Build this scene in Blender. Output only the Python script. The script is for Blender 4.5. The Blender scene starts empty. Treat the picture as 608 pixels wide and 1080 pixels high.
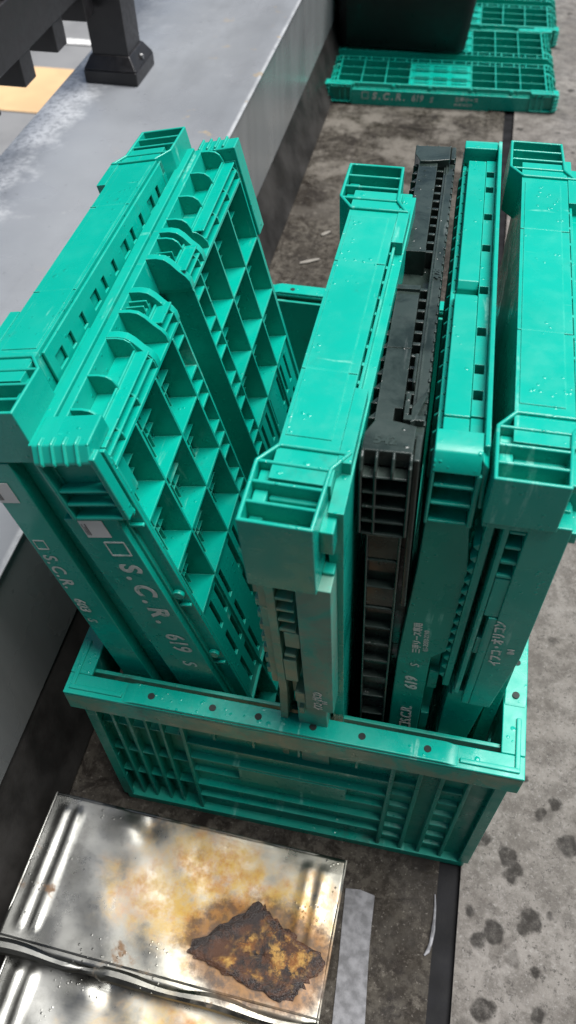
import bpy, bmesh, math, random
from mathutils import Matrix, Vector, Euler
R = math.radians
random.seed(7)
scene = bpy.context.scene
col = scene.collection

# ------------------------------------------------------------------ camera
cam_d = bpy.data.cameras.new('camera')
cam = bpy.data.objects.new('camera', cam_d)
col.objects.link(cam)
scene.camera = cam
pitch, yaw, roll = 0.8906292831, -0.2259519822, -0.0251923564
fwd = Vector((math.sin(yaw) * math.cos(pitch), math.cos(yaw) * math.cos(pitch), -math.sin(pitch)))
rt = fwd.cross(Vector((0, 0, 1))).normalized()
up = rt.cross(fwd)
rr = rt * math.cos(roll) + up * math.sin(roll)
uu = -rt * math.sin(roll) + up * math.cos(roll)
CAM = Vector((0.248327138, -0.259452731, 0.861368436))
M = Matrix((rr, uu, -fwd)).transposed().to_4x4()
M.translation = CAM
cam.matrix_world = M
cam_d.sensor_fit = 'VERTICAL'
cam_d.sensor_height = 24.0
cam_d.lens = 24.0 * 848.857 / 1080.0
cam_d.clip_start = 0.02
cam_d.clip_end = 400
cam_d.dof.use_dof = True
cam_d.dof.focus_distance = 0.62
cam_d.dof.aperture_fstop = 6.5

# ------------------------------------------------------------------ light
world = bpy.data.worlds.new('World')
scene.world = world
world.use_nodes = True
wn = world.node_tree
bg = wn.nodes['Background']
sky = wn.nodes.new('ShaderNodeTexSky')
sky.sky_type = 'NISHITA'
sky.sun_disc = False
SUN_EL, SUN_AZ = R(71), R(62)     # azimuth measured from +Y towards +X
sky.sun_elevation = SUN_EL
sky.sun_rotation = SUN_AZ
sky.air_density = 1.0
sky.dust_density = 1.5
sky.ozone_density = 1.0
wn.links.new(sky.outputs[0], bg.inputs[0])
bg.inputs[1].default_value = 0.042
sd = bpy.data.lights.new('sun', 'SUN')
sd.energy = 3.4
sd.angle = R(42)
sd.color = (1.0, 0.985, 0.96)
sun = bpy.data.objects.new('sun', sd)
col.objects.link(sun)
sdir = Vector((math.sin(SUN_AZ) * math.cos(SUN_EL), math.cos(SUN_AZ) * math.cos(SUN_EL), math.sin(SUN_EL)))
sun.rotation_euler = sdir.to_track_quat('Z', 'Y').to_euler()
vs = scene.view_settings
vs.view_transform = 'Standard'
vs.look = 'None'
vs.exposure = 1.0
vs.gamma = 1.0
vs.use_curve_mapping = False


# ------------------------------------------------------------------ node helpers
class NT:
    def __init__(s, name):
        s.m = bpy.data.materials.new(name)
        s.m.use_nodes = True
        s.t = s.m.node_tree
        s.b = s.t.nodes['Principled BSDF']
        s.co = s.t.nodes.new('ShaderNodeTexCoord').outputs['Object']

    def n(s, k, **kw):
        x = s.t.nodes.new(k)
        for a, v in kw.items():
            setattr(x, a, v)
        return x

    def link(s, a, b):
        if isinstance(a, (int, float)):
            b.default_value = a
        elif isinstance(a, tuple):
            b.default_value = a if len(a) == 4 or b.type == 'VECTOR' else (*a, 1)
        else:
            s.t.links.new(a, b)

    def map(s, scale=(1, 1, 1), loc=(0, 0, 0), rot=(0, 0, 0), src=None):
        x = s.n('ShaderNodeMapping')
        x.inputs['Scale'].default_value = scale
        x.inputs['Location'].default_value = loc
        x.inputs['Rotation'].default_value = rot
        s.link(src or s.co, x.inputs[0])
        return x.outputs[0]

    def noise(s, sc, det=4, rough=.55, vec=None, dist=0):
        x = s.n('ShaderNodeTexNoise')
        x.inputs['Scale'].default_value = sc
        x.inputs['Detail'].default_value = det
        x.inputs['Roughness'].default_value = rough
        x.inputs['Distortion'].default_value = dist
        s.link(vec or s.co, x.inputs['Vector'])
        return x.outputs['Fac']

    def voro(s, sc, vec=None, feat='F1', rnd=1.0):
        x = s.n('ShaderNodeTexVoronoi', feature=feat)
        x.inputs['Scale'].default_value = sc
        x.inputs['Randomness'].default_value = rnd
        s.link(vec or s.co, x.inputs['Vector'])
        return x.outputs['Distance']

    def ramp(s, f, a, b, lo=0.0, hi=1.0, smooth=True):
        x = s.n('ShaderNodeMapRange', interpolation_type='SMOOTHSTEP' if smooth else 'LINEAR')
        s.link(f, x.inputs['Value'])
        x.inputs['From Min'].default_value = a
        x.inputs['From Max'].default_value = b
        x.inputs['To Min'].default_value = lo
        x.inputs['To Max'].default_value = hi
        return x.outputs[0]

    def math(s, op, a, b=0.0, c=0.0):
        x = s.n('ShaderNodeMath', operation=op)
        s.link(a, x.inputs[0]); s.link(b, x.inputs[1]); s.link(c, x.inputs[2])
        return x.outputs[0]

    def mix(s, f, a, b):
        x = s.n('ShaderNodeMix', data_type='RGBA')
        s.link(f, x.inputs[0]); s.link(a, x.inputs[6]); s.link(b, x.inputs[7])
        return x.outputs[2]

    def sep(s, vec=None):
        x = s.n('ShaderNodeSeparateXYZ')
        s.link(vec or s.co, x.inputs[0])
        return x.outputs

    def geo_pos(s):
        return s.n('ShaderNodeNewGeometry').outputs['Position']

    def bump(s, h, strength=.3, dist=.001, prev=None):
        x = s.n('ShaderNodeBump')
        x.inputs['Strength'].default_value = strength
        x.inputs['Distance'].default_value = dist
        s.link(h, x.inputs['Height'])
        if prev: s.link(prev, x.inputs['Normal'])
        return x.outputs[0]

    def out(s, color=None, rough=None, metal=None, normal=None, spec=None):
        I = s.b.inputs
        if color is not None: s.link(color, I['Base Color'])
        if rough is not None: s.link(rough, I['Roughness'])
        if metal is not None: s.link(metal, I['Metallic'])
        if normal is not None: s.link(normal, I['Normal'])
        if spec is not None: s.link(spec, I['Specular IOR Level'])
        return s.m


def plastic(name, base, dark, dust=(0.30, 0.29, 0.24), dust_amt=.0, rough=.30, drops=True, scuff=(0.16, 0.50, 0.41), scuff_amt=.8, grime=.22, spec=.42, edge=(0.07, 0.46, 0.36), edge_amt=.6):
    t = NT(name)
    oi = t.n('ShaderNodeObjectInfo')
    # every object gets its own fade and its own patch of the wear pattern
    P = t.n('ShaderNodeVectorMath', operation='MULTIPLY_ADD')
    t.link(oi.outputs['Random'], P.inputs[0]); P.inputs[1].default_value = (3.1, 5.7, 4.3); t.link(t.co, P.inputs[2])
    P = P.outputs[0]
    c = t.mix(t.ramp(t.noise(9, 4, .55, P), .3, .7), base, dark)
    c = t.mix(t.ramp(oi.outputs['Random'], 0, 1, 0, .45, False), c, tuple(x * .72 + .004 for x in base[:3]) + (1,))
    # pale scuff strokes in two directions
    for rot, sc, lo in (((.3, .2, .5), (75, 8, 12), .63), ((.9, .1, 1.2), (9, 70, 14), .655)):
        v = t.map(scale=sc, rot=rot, src=P)
        st = t.ramp(t.noise(1.0, 5, .62, v), lo, lo + .07, 0, scuff_amt)
        st = t.math('MULTIPLY', st, t.ramp(t.noise(190, 3, .6, P), .35, .6, .2, 1))
        c = t.mix(st, c, (*scuff, 1))
    # rubbed, whitened edges
    if edge_amt:
        bv = t.n('ShaderNodeBevel', samples=4); bv.inputs['Radius'].default_value = .0014
        gn = t.n('ShaderNodeNewGeometry')
        dt = t.n('ShaderNodeVectorMath', operation='DOT_PRODUCT')
        t.link(bv.outputs[0], dt.inputs[0]); t.link(gn.outputs['True Normal'], dt.inputs[1])
        em = t.ramp(dt.outputs['Value'], .86, .99, 1, 0)
        em = t.math('MULTIPLY', em, t.ramp(t.noise(55, 6, .7, P), .38, .60, .1, edge_amt))
        c = t.mix(em, c, (*edge, 1))
    # grey brown grime blotches
    g = t.math('MULTIPLY', t.ramp(t.noise(17, 7, .68, P), .56, .70), t.ramp(t.noise(130, 3, .6, P), .40, .62))
    c = t.mix(t.math('MULTIPLY', g, grime), c, (0.045, 0.055, 0.042, 1))
    if dust_amt:
        d = t.ramp(t.noise(26, 8, .7, P, dist=.6), .36, .58, 0, dust_amt)
        c = t.mix(d, c, (*dust, 1))
    wet = t.ramp(t.noise(14, 5, .6, P), .42, .58)
    r = t.math('ADD', t.math('MULTIPLY', wet, -.14), t.ramp(t.noise(60, 4, .6, P), .3, .75, rough - .02, rough + .18))
    nrm = t.bump(t.noise(420, 2, .5), .05, .0006)
    nrm = t.bump(t.noise(24, 3), .16, .003, nrm)
    if drops:
        d1 = t.ramp(t.voro(170, P), .10, .24, 1, 0)
        keep = t.ramp(t.noise(30, 2, .5, P), .50, .60)
        d2 = t.math('MULTIPLY', t.ramp(t.voro(85, P), .08, .20, 1, 0), t.ramp(t.noise(17, 3, .5, P), .56, .62))
        dm = t.math('MAXIMUM', t.math('MULTIPLY', d1, keep), d2)
        nrm = t.bump(dm, .45, .0010, nrm)
        r = t.math('MULTIPLY', r, t.math('SUBTRACT', 1.0, t.math('MULTIPLY', dm, .75)))
    return t.out(c, r, 0.0, nrm, spec)


GREEN = plastic('green_plastic', (0.0005, 0.36, 0.275, 1), (0.0005, 0.32, 0.243, 1))
GREEN_OLD = plastic('green_plastic_worn', (0.001, 0.31, 0.232, 1), (0.001, 0.26, 0.19, 1), grime=.6, rough=.38)
GREEN_MUD = plastic('green_plastic_muddy', (0.003, 0.38, 0.285, 1), (0.002, 0.31, 0.225, 1), dust=(0.27, 0.25, 0.16), dust_amt=.62, grime=.6, rough=.45)
GREEN_DUSTY = plastic('green_plastic_dusty', (0.01, 0.38, 0.29, 1), (0.01, 0.31, 0.24, 1), dust=(0.15, 0.24, 0.19), dust_amt=.75, grime=.3, rough=.45)
BLACK = plastic('black_plastic', (0.014, 0.025, 0.021, 1), (0.009, 0.016, 0.0135, 1), dust=(0.07, 0.095, 0.085), dust_amt=.30, rough=.22, scuff=(0.12, 0.135, 0.13), scuff_amt=.5, grime=.1, edge=(0.07, 0.085, 0.08), edge_amt=.7)
TUB = plastic('tub_plastic', (0.010, 0.010, 0.011, 1), (0.008, 0.008, 0.009, 1), rough=.42, scuff_amt=0, drops=False, grime=0, edge_amt=0)


def simple(name, c, rough=.6, metal=0.0, var=.25, sc=20, bump=.1, spec=.5):
    t = NT(name)
    cc = t.mix(t.ramp(t.noise(sc, 5), .3, .7), tuple(x * (1 - var) for x in c) + (1,), tuple(min(1, x * (1 + var)) for x in c) + (1,))
    return t.out(cc, t.ramp(t.noise(sc * 2, 3), .3, .7, rough - .08, rough + .08), metal, t.bump(t.noise(sc * 8, 4), bump, .001), spec)


def mat_ink():
    t = NT('worn_white_ink')
    k = t.ramp(t.noise(150, 5, .7), .36, .48, .35, 1)
    k = t.math('MULTIPLY', k, t.ramp(t.noise(40, 3, .6), .30, .5, .75, 1))
    return t.out(t.mix(k, (0.002, 0.30, 0.23, 1), (0.58, 0.62, 0.58, 1)), .55)


INK = mat_ink()
STICKER = simple('white_sticker', (0.66, 0.66, 0.64), .5, var=.08)
STICKER_INK = simple('sticker_grey_ink', (0.16, 0.16, 0.16), .6)
HOLE = simple('hole_dark', (0.004, 0.012, 0.010), .7)
RAILMAT = simple('black_powder_coat', (0.016, 0.015, 0.016), .38, var=.15, sc=60, bump=.15)


def mat_capping():
    t = NT('painted_parapet_capping')
    P = t.geo_pos()
    x, y, z = t.sep(P)
    n1 = t.noise(3.2, 5, .6, P)
    c = t.mix(t.ramp(n1, .3, .7), (0.175, 0.185, 0.20, 1), (0.225, 0.236, 0.252, 1))
    # chalky white bloom along the street edge
    e = t.math('ADD', x, t.math('MULTIPLY', t.noise(13, 6, .7, P), .17))
    edge = t.ramp(e, -.312, -.235, 1, 0)
    band = t.ramp(t.math('ABSOLUTE', t.math('SUBTRACT', y, .84)), .12, .40, 1, .3)
    fine = t.ramp(t.noise(120, 5, .7, P), .36, .55, .35, 1)
    c = t.mix(t.math('MULTIPLY', t.math('MULTIPLY', edge, band), fine), c, (0.66, 0.67, 0.68, 1))
    # uneven pale line along the front arris
    c = t.mix(t.math('MULTIPLY', t.ramp(x, -.0975, -.0930), t.ramp(t.noise(40, 5, .7, P), .30, .60, .3, .9)), c, (0.42, 0.43, 0.44, 1))
    # tan dried splashes
    sp = t.math('MULTIPLY', t.ramp(t.noise(22, 5, .65, P),   .61, .66), t.ramp(x, -.26, -.13))
    c = t.mix(t.math('MULTIPLY', sp, .8), c, (0.33, 0.26, 0.17, 1))
    # fine dark specks
    c = t.mix(t.ramp(t.noise(60, 6, .7, P), .63, .72, 0, .55), c, (0.10, 0.105, 0.11, 1))
    c = t.mix(t.ramp(t.noise(2.2, 8, .65, t.map(scale=(3, 1, 1), src=P)), .48, .66, 0, .45), c, (0.135, 0.142, 0.152, 1))
    c = t.mix(t.ramp(t.noise(5, 9, .75, P, 1.5), .60, .66, 0, .35), c, (0.34, 0.345, 0.35, 1))
    r = t.ramp(t.noise(7, 4, .5, P), .3, .7, .22, .45)
    return t.out(c, r, .0, t.bump(t.noise(90, 4, .6, P), .10, .001), .5)


def mat_face():
    t = NT('painted_parapet_sheet')
    P = t.geo_pos()
    v = t.map(scale=(4, 9, 1.2), src=P)
    c = t.mix(t.ramp(t.noise(1.5, 5, .6, v), .3, .7), (0.20, 0.212, 0.212, 1), (0.265, 0.278, 0.278, 1))
    c = t.mix(t.ramp(t.noise(55, 6, .7, P), .64, .72, 0, .5), c, (0.10, 0.10, 0.10, 1))
    return t.out(c, t.ramp(t.noise(8, 3, .5, P), .3, .7, .22, .34), .0, t.bump(t.noise(9, 3, .5, P), .12, .004), .5)


CAPPING, FACE = mat_capping(), mat_face()
SKIRT = simple('black_waterproof_coat', (0.026, 0.0245, 0.023), .5, var=.5, sc=14, bump=.4, spec=.25)


def mat_wet():
    t = NT('wet_stained_concrete')
    P = t.geo_pos()
    x, y, z = t.sep(P)
    a = t.noise(7, 9, .70, P)
    c = t.mix(t.ramp(a, .36, .64), (0.020, 0.016, 0.0115, 1), (0.075, 0.066, 0.053, 1))
    c = t.mix(t.ramp(t.noise(85, 6, .72, P), .40, .58, .85, 0), c, (0.014, 0.0105, 0.007, 1))
    c = t.mix(t.ramp(t.noise(60, 8, .76, P), .54, .68, 0, .75), c, (0.125, 0.112, 0.094, 1))
    c = t.mix(t.ramp(t.noise(260, 3, .7, P), .60, .70, 0, .7), c, (0.17, 0.155, 0.135, 1))
    c = t.mix(t.ramp(t.noise(17, 8, .74, P, .8), .54, .62, 0, .85), c, (0.0095, 0.0065, 0.0045, 1))
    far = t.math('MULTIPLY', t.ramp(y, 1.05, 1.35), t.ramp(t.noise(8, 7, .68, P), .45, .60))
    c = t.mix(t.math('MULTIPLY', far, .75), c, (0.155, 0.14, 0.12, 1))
    r = t.ramp(t.noise(15, 6, .62, P), .36, .60, .30, .75)
    return t.out(c, r, 0, t.bump(t.noise(110, 8, .78, P), .8, .0022, t.bump(a, .5, .006)), .22)


def mat_conc():
    t = NT('spotted_concrete')
    P = t.geo_pos()
    a = t.noise(7, 6, .6, P)
    c = t.mix(t.ramp(a, .3, .7), (0.140, 0.127, 0.113, 1), (0.215, 0.199, 0.181, 1))
    c = t.mix(t.ramp(t.noise(38, 9, .78, P), .38, .60), t.mix(.72, c, (0.07, 0.062, 0.054, 1)), c)
    c = t.mix(t.ramp(t.noise(330, 4, .75, P), .52, .74, 0, .6), c, (0.30, 0.288, 0.272, 1))
    c = t.mix(t.ramp(t.noise(260, 4, .7, P), .56, .66, 0, .8), c, (0.055, 0.05, 0.045, 1))
    c = t.mix(t.ramp(t.noise(11, 8, .72, P), .52, .66, 0, .6), c, (0.075, 0.066, 0.057, 1))
    # dark round drip spots: placed where the photo has them, then random ones
    w = t.n('ShaderNodeVectorMath', operation='ADD')
    nz = t.n('ShaderNodeTexNoise'); nz.inputs['Scale'].default_value = 70; nz.inputs['Detail'].default_value = 3
    t.link(P, nz.inputs['Vector'])
    ns = t.n('ShaderNodeVectorMath', operation='MULTIPLY'); t.link(nz.outputs['Color'], ns.inputs[0]); ns.inputs[1].default_value = (.014, .014, 0)
    t.link(P, w.inputs[0]); t.link(ns.outputs[0], w.inputs[1])
    tot = None
    for sx, sy, sr in ((.383, .042, .011), (.4115, .027, .012), (.414, .010, .010), (.4353, -.027, .013), (.4533, -.021, .007), (.400, -.047, .013), (.4388, -.073, .008),
                       (.4428, -.106, .010), (.3945, -.112, .013), (.4666, -.060, .005), (.4576, .090, .010), (.443, .077, .009), (.376, -.031, .008), (.420, .018, .009), (.4275, -.037, .009), (.387, -.055, .010), (.426, .11, .007), (.47, .05, .013)):
        d = t.n('ShaderNodeVectorMath', operation='DISTANCE')
        t.link(w.outputs[0], d.inputs[0]); d.inputs[1].default_value = (sx, sy, .007)
        k = t.math('DIVIDE', d.outputs['Value'], sr)
        tot = k if tot is None else t.math('MINIMUM', tot, k)
    spots = t.ramp(tot, .75, 1.06, 1, 0)
    v2 = t.n('ShaderNodeTexVoronoi'); v2.inputs['Scale'].default_value = 26; t.link(w.outputs[0], v2.inputs['Vector'])
    rnd = t.n('ShaderNodeSeparateColor'); t.link(v2.outputs['Color'], rnd.inputs[0])
    s2 = t.math('MULTIPLY', t.ramp(v2.outputs['Distance'], .12, .27, 1, 0), t.math('GREATER_THAN', rnd.outputs[0], .70))
    far = t.ramp(t.sep(P)[1], .10, .16)
    spots = t.math('MAXIMUM', spots, t.math('MULTIPLY', s2, t.math('MAXIMUM', far, .45)))
    mott = t.ramp(t.noise(120, 5, .75, P), .30, .62, .55, 1)
    c = t.mix(t.math('MULTIPLY', spots, mott), c, (0.024, 0.021, 0.018, 1))
    r = t.ramp(t.noise(20, 4, .6, P), .3, .7, .38, .75)
    return t.out(c, r, 0, t.bump(t.noise(200, 8, .8, P), .8, .0022, t.bump(t.noise(35, 5, .6, P), .4, .004)), .25)


WET, CONC = mat_wet(), mat_conc()
DRAIN = simple('drain_joint_rubber', (0.009, 0.009, 0.010), .7, var=.5, sc=40, bump=.3, spec=.12)
STREET = simple('street_asphalt', (0.16, 0.16, 0.16), .8, var=.12, sc=2, bump=.1)
TAN = simple('tan_paving', (0.50, 0.33, 0.17), .8, var=.12, sc=1.5, bump=.1)
PALE = simple('white_road_paint', (0.62, 0.61, 0.59), .7)
BLOCKM = simple('sky_block_dark', (0.035, 0.035, 0.035), .8, sc=3)


def mat_tin():
    t = NT('rusting_tinplate')
    x, y, z = t.sep()
    n = t.noise(16, 7, .66, dist=.4)
    n2 = t.noise(60, 6, .7)
    c = t.mix(t.ramp(t.noise(9, 5), .3, .7), (0.13, 0.13, 0.122, 1), (0.25, 0.25, 0.235, 1))
    c = t.mix(t.ramp(t.math('ADD', x, t.math('MULTIPLY', t.noise(8, 5, .6), .14)), .13, .26, 0, .75), c, (0.34, 0.33, 0.28, 1))  # fall of light painted in: tin darker at left, lighter towards the right
    dx = t.math('DIVIDE', t.math('SUBTRACT', x, .185), .095)
    dy = t.math('DIVIDE', t.math('SUBTRACT', y, .072), .062)
    rad = t.math('SQRT', t.math('ADD', t.math('MULTIPLY', dx, dx), t.math('MULTIPLY', dy, dy)))
    q = t.math('ADD', rad, t.math('MULTIPLY', t.math('SUBTRACT', n, .5), 2.6))
    stain = t.ramp(q, .35, 1.30, 1, 0)
    fine = t.ramp(n2, .28, .66, .15, 1)
    rust = t.mix(t.ramp(t.noise(34, 8, .78), .40, .66), (0.46, 0.29, 0.050, 1), (0.36, 0.145, 0.012, 1))
    m = t.math('MULTIPLY', stain, t.math('MULTIPLY', fine, .95))
    c = t.mix(m, c, rust)
    hx = t.math('DIVIDE', t.math('SUBTRACT', x, .240), .066)
    hy = t.math('DIVIDE', t.math('SUBTRACT', y, .044), .040)
    hr = t.math('ADD', t.math('SQRT', t.math('ADD', t.math('MULTIPLY', hx, hx), t.math('MULTIPLY', hy, hy))), t.math('MULTIPLY', t.math('SUBTRACT', t.noise(45, 7, .7), .5), 1.1))
    halo = t.ramp(hr, .88, 1.34, .85, 0)
    c = t.mix(halo, c, t.mix(t.ramp(t.noise(90, 5, .7), .4, .6), (0.055, 0.022, 0.008, 1), (0.20, 0.085, 0.016, 1)))
    m = t.math('MAXIMUM', m, halo)
    # grey tarnish, dull brown film along the seams
    c = t.mix(t.ramp(t.noise(13, 8, .72), .50, .66, 0, .40), c, (0.045, 0.044, 0.040, 1))
    # brown edge rust spots elsewhere
    sp = t.math('MULTIPLY', t.ramp(n, .62, .70), t.ramp(n2, .45, .6))
    c = t.mix(t.math('MULTIPLY', sp, .8), c, (0.16, 0.075, 0.02, 1))
    m2 = t.math('MAXIMUM', m, sp)
    metal = t.math('SUBTRACT', 1.0, t.math('MULTIPLY', m2, .8))
    rough = t.math('ADD', t.ramp(t.noise(30, 5, .6), .3, .7, .24, .42), t.math('MULTIPLY', m2, .25))
    nrm = t.bump(t.noise(11, 3), .16, .006)
    nrm = t.bump(t.noise(1.0, 4, .6, t.map(scale=(14, 260, 40), rot=(0, 0, .4))), .10, .0006, nrm)
    dr = t.math('MULTIPLY', t.ramp(t.voro(230), .10, .26, .6, 0), t.ramp(t.noise(22, 2), .60, .68))
    nrm = t.bump(dr, .6, .0014, nrm)
    return t.out(c, rough, metal, nrm)


def mat_char():
    t = NT('charred_rust')
    n = t.noise(38, 7, .7, dist=.5)
    c = t.mix(t.ramp(n, .44, .56), (0.022, 0.015, 0.013, 1), (0.075, 0.032, 0.016, 1))
    x, y, z = t.sep()
    k = t.ramp(t.noise(60, 7, .75), .47, .58)
    cen = t.ramp(t.noise(23, 4, .6, dist=.4), .36, .50)
    o = t.mix(t.ramp(t.noise(110, 4, .7), .4, .6), (0.20, 0.075, 0.014, 1), (0.42, 0.24, 0.06, 1))
    at = t.n('ShaderNodeAttribute', attribute_name='core').outputs['Fac']
    core = t.ramp(t.math('ADD', at, t.math('MULTIPLY', t.math('SUBTRACT', t.noise(40, 5, .7), .5), .9)), .12, .34)
    c = t.mix(t.math('MULTIPLY', t.math('MULTIPLY', k, cen), core), c, o)
    return t.out(c, t.math('ADD', t.ramp(n, .3, .7, .14, .4), t.math('MULTIPLY', core, .3)), 0, t.bump(t.noise(120, 6, .75), .9, .003))


TIN, CHAR = mat_tin(), mat_char()
BEAD = simple('pale_sealant', (0.18, 0.18, 0.19), .5, var=.5, sc=120, bump=.5)
PALE_STRIP = simple('mottled_grey_strip', (0.150, 0.150, 0.157), .55, var=.35, sc=110, bump=.5, spec=.2)


# ------------------------------------------------------------------ mesh helper
class MB:
    def __init__(s):
        s.v = []; s.f = []; s.k = 0

    def _j(s):                       # tiny offsets so that no two faces share a plane
        s.k += 1
        return ((s.k * 37) % 17 - 8) * 0.000012

    def box(s, x0, x1, y0, y1, z0, z1):
        j = s._j()
        x0, y0, z0 = x0 - j, y0 - j, z0 - j
        x1, y1, z1 = x1 + j, y1 + j, z1 + j
        b = len(s.v)
        s.v += [(x, y, z) for z in (z0, z1) for y in (y0, y1) for x in (x0, x1)]
        s.f += [tuple(b + i for i in q) for q in ((0, 2, 3, 1), (4, 5, 7, 6), (0, 1, 5, 4), (2, 6, 7, 3), (0, 4, 6, 2), (1, 3, 7, 5))]
        return s

    def prism(s, poly, ax, a0, a1):  # poly in the other two axes (cyclic order), extruded along ax
        j = s._j()
        a0 -= j; a1 += j
        ar = sum(poly[i][0] * poly[(i + 1) % len(poly)][1] - poly[(i + 1) % len(poly)][0] * poly[i][1] for i in range(len(poly)))
        flip = ar < 0
        if ax == 1: flip = not flip       # (x, z) pairs are left handed about y
        if flip: poly = poly[::-1]
        def p(u, v, a):
            return (a, u, v) if ax == 0 else (u, a, v) if ax == 1 else (u, v, a)
        b = len(s.v); n = len(poly)
        s.v += [p(u, v, a0) for u, v in poly] + [p(u, v, a1) for u, v in poly]
        s.f += [tuple(b + i for i in range(n))[::-1], tuple(b + n + i for i in range(n))]
        s.f += [(b + i, b + (i + 1) % n, b + n + (i + 1) % n, b + n + i) for i in range(n)]
        return s

    def ring(s, poly, th, z0, z1):   # wall standing on a convex outline in x, y
        j = s._j(); z1 += j
        ar = sum(poly[i][0] * poly[(i + 1) % len(poly)][1] - poly[(i + 1) % len(poly)][0] * poly[i][1] for i in range(len(poly)))
        if ar < 0: poly = poly[::-1]
        n = len(poly); ins = []
        for i in range(n):
            p0, p1, p2 = Vector(poly[i - 1]), Vector(poly[i]), Vector(poly[(i + 1) % n])
            a = (p1 - p0).normalized(); b = (p2 - p1).normalized()
            na = Vector((-a.y, a.x)); nb = Vector((-b.y, b.x))
            m = (na + nb); m = m / max(.3, m.dot(na))
            q = p1 + m * th
            ins.append((q.x, q.y))
        b = len(s.v)
        for pl, z in ((poly, z0), (poly, z1), (ins, z0), (ins, z1)):
            s.v += [(u, v, z) for u, v in pl]
        for i in range(n):
            k = (i + 1) % n
            s.f += [(b + i, b + k, b + n + k, b + n + i), (b + 2 * n + k, b + 2 * n + i, b + 3 * n + i, b + 3 * n + k),
                    (b + n + i, b + n + k, b + 3 * n + k, b + 3 * n + i), (b + 2 * n + i, b + 2 * n + k, b + k, b + i)]
        return s

    def plate(s, A, B, hole, ax, c0, c1):  # sheet with rectangular holes; A, B break lines in the other two axes
        def p(u, v, a):
            return (a, u, v) if ax == 0 else (u, a, v) if ax == 1 else (u, v, a)
        b = len(s.v); nb = len(B); na = len(A)
        for c in (c0, c1):
            s.v += [p(u, v, c) for u in A for v in B]
        off = na * nb
        solid = [[not hole(i, j) for j in range(nb - 1)] for i in range(na - 1)]
        def S(i, j): return 0 <= i < na - 1 and 0 <= j < nb - 1 and solid[i][j]
        def I(i, j, k): return b + k * off + i * nb + j
        fl = ax == 1
        def add(f): s.f.append(tuple(f[::-1]) if fl else tuple(f))
        for i in range(na - 1):
            for j in range(nb - 1):
                if not solid[i][j]: continue
                add((I(i, j, 1), I(i + 1, j, 1), I(i + 1, j + 1, 1), I(i, j + 1, 1)))
                add((I(i, j, 0), I(i, j + 1, 0), I(i + 1, j + 1, 0), I(i + 1, j, 0)))
                if not S(i - 1, j): add((I(i, j, 0), I(i, j, 1), I(i, j + 1, 1), I(i, j + 1, 0)))
                if not S(i + 1, j): add((I(i + 1, j, 0), I(i + 1, j + 1, 0), I(i + 1, j + 1, 1), I(i + 1, j, 1)))
                if not S(i, j - 1): add((I(i, j, 0), I(i + 1, j, 0), I(i + 1, j, 1), I(i, j, 1)))
                if not S(i, j + 1): add((I(i, j + 1, 0), I(i, j + 1, 1), I(i + 1, j + 1, 1), I(i + 1, j + 1, 0)))
        return s

    def cyl(s, c, r0, r1, ax, a0, a1, n=16):
        return s.cone(c, r0, r1, ax, a0, a1, n)

    def cone(s, c, r0, r1, ax, a0, a1, n=16):
        def p(u, v, a):
            return (a, u, v) if ax == 0 else (u, a, v) if ax == 1 else (u, v, a)
        b = len(s.v)
        for r, a in ((r0, a0), (r1, a1)):
            s.v += [p(c[0] + r * math.cos(2 * math.pi * i / n), c[1] + r * math.sin(2 * math.pi * i / n), a) for i in range(n)]
        fs = [tuple(b + i for i in range(n))[::-1], tuple(b + n + i for i in range(n))]
        fs += [(b + i, b + (i + 1) % n, b + n + (i + 1) % n, b + n + i) for i in range(n)]
        s.f += [f[::-1] for f in fs] if ax == 1 else fs
        return s

    def mirror(s, ax, about):        # reflect all that was added so far
        def m(v):
            v = list(v); v[ax] = 2 * about - v[ax]; return tuple(v)
        s.v = [m(v) for v in s.v]; s.f = [f[::-1] for f in s.f]
        return s

    def build(s, name, mat, parent=None, bevel=.0007, seg=2, smooth=True):
        me = bpy.data.meshes.new(name)
        me.from_pydata(s.v, [], s.f)
        me.validate()
        me.materials.append(mat)
        o = bpy.data.objects.new(name, me)
        col.objects.link(o)
        if parent: o.parent = parent
        if bevel:
            bv = o.modifiers.new('bevel', 'BEVEL')
            bv.width = bevel; bv.segments = seg; bv.limit_method = 'ANGLE'; bv.angle_limit = R(25)
            bv.use_clamp_overlap = True
        if smooth:
            for p in me.polygons: p.use_smooth = True
            if bevel:
                wn_ = o.modifiers.new('wn', 'WEIGHTED_NORMAL'); wn_.keep_sharp = True
            else:
                me.set_sharp_from_angle(angle=R(35))
        return o


def thing(name, label, cat, loc=(0, 0, 0), rot=(0, 0, 0), group=None):
    o = bpy.data.objects.new(name, None)
    col.objects.link(o)
    o.empty_display_size = .05
    o.location = loc; o.rotation_euler = rot
    tag(o, label, cat, group)
    return o


def tag(o, label=None, cat=None, group=None, kind=None):
    if label: o['label'] = label
    if cat: o['category'] = cat
    if group: o['group'] = group
    if kind: o['kind'] = kind
    return o


def copy_tree(o, parent=None):
    c = o.copy(); col.objects.link(c)
    if parent: c.parent = parent
    for ch in list(o.children): copy_tree(ch, c)
    return c


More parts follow.
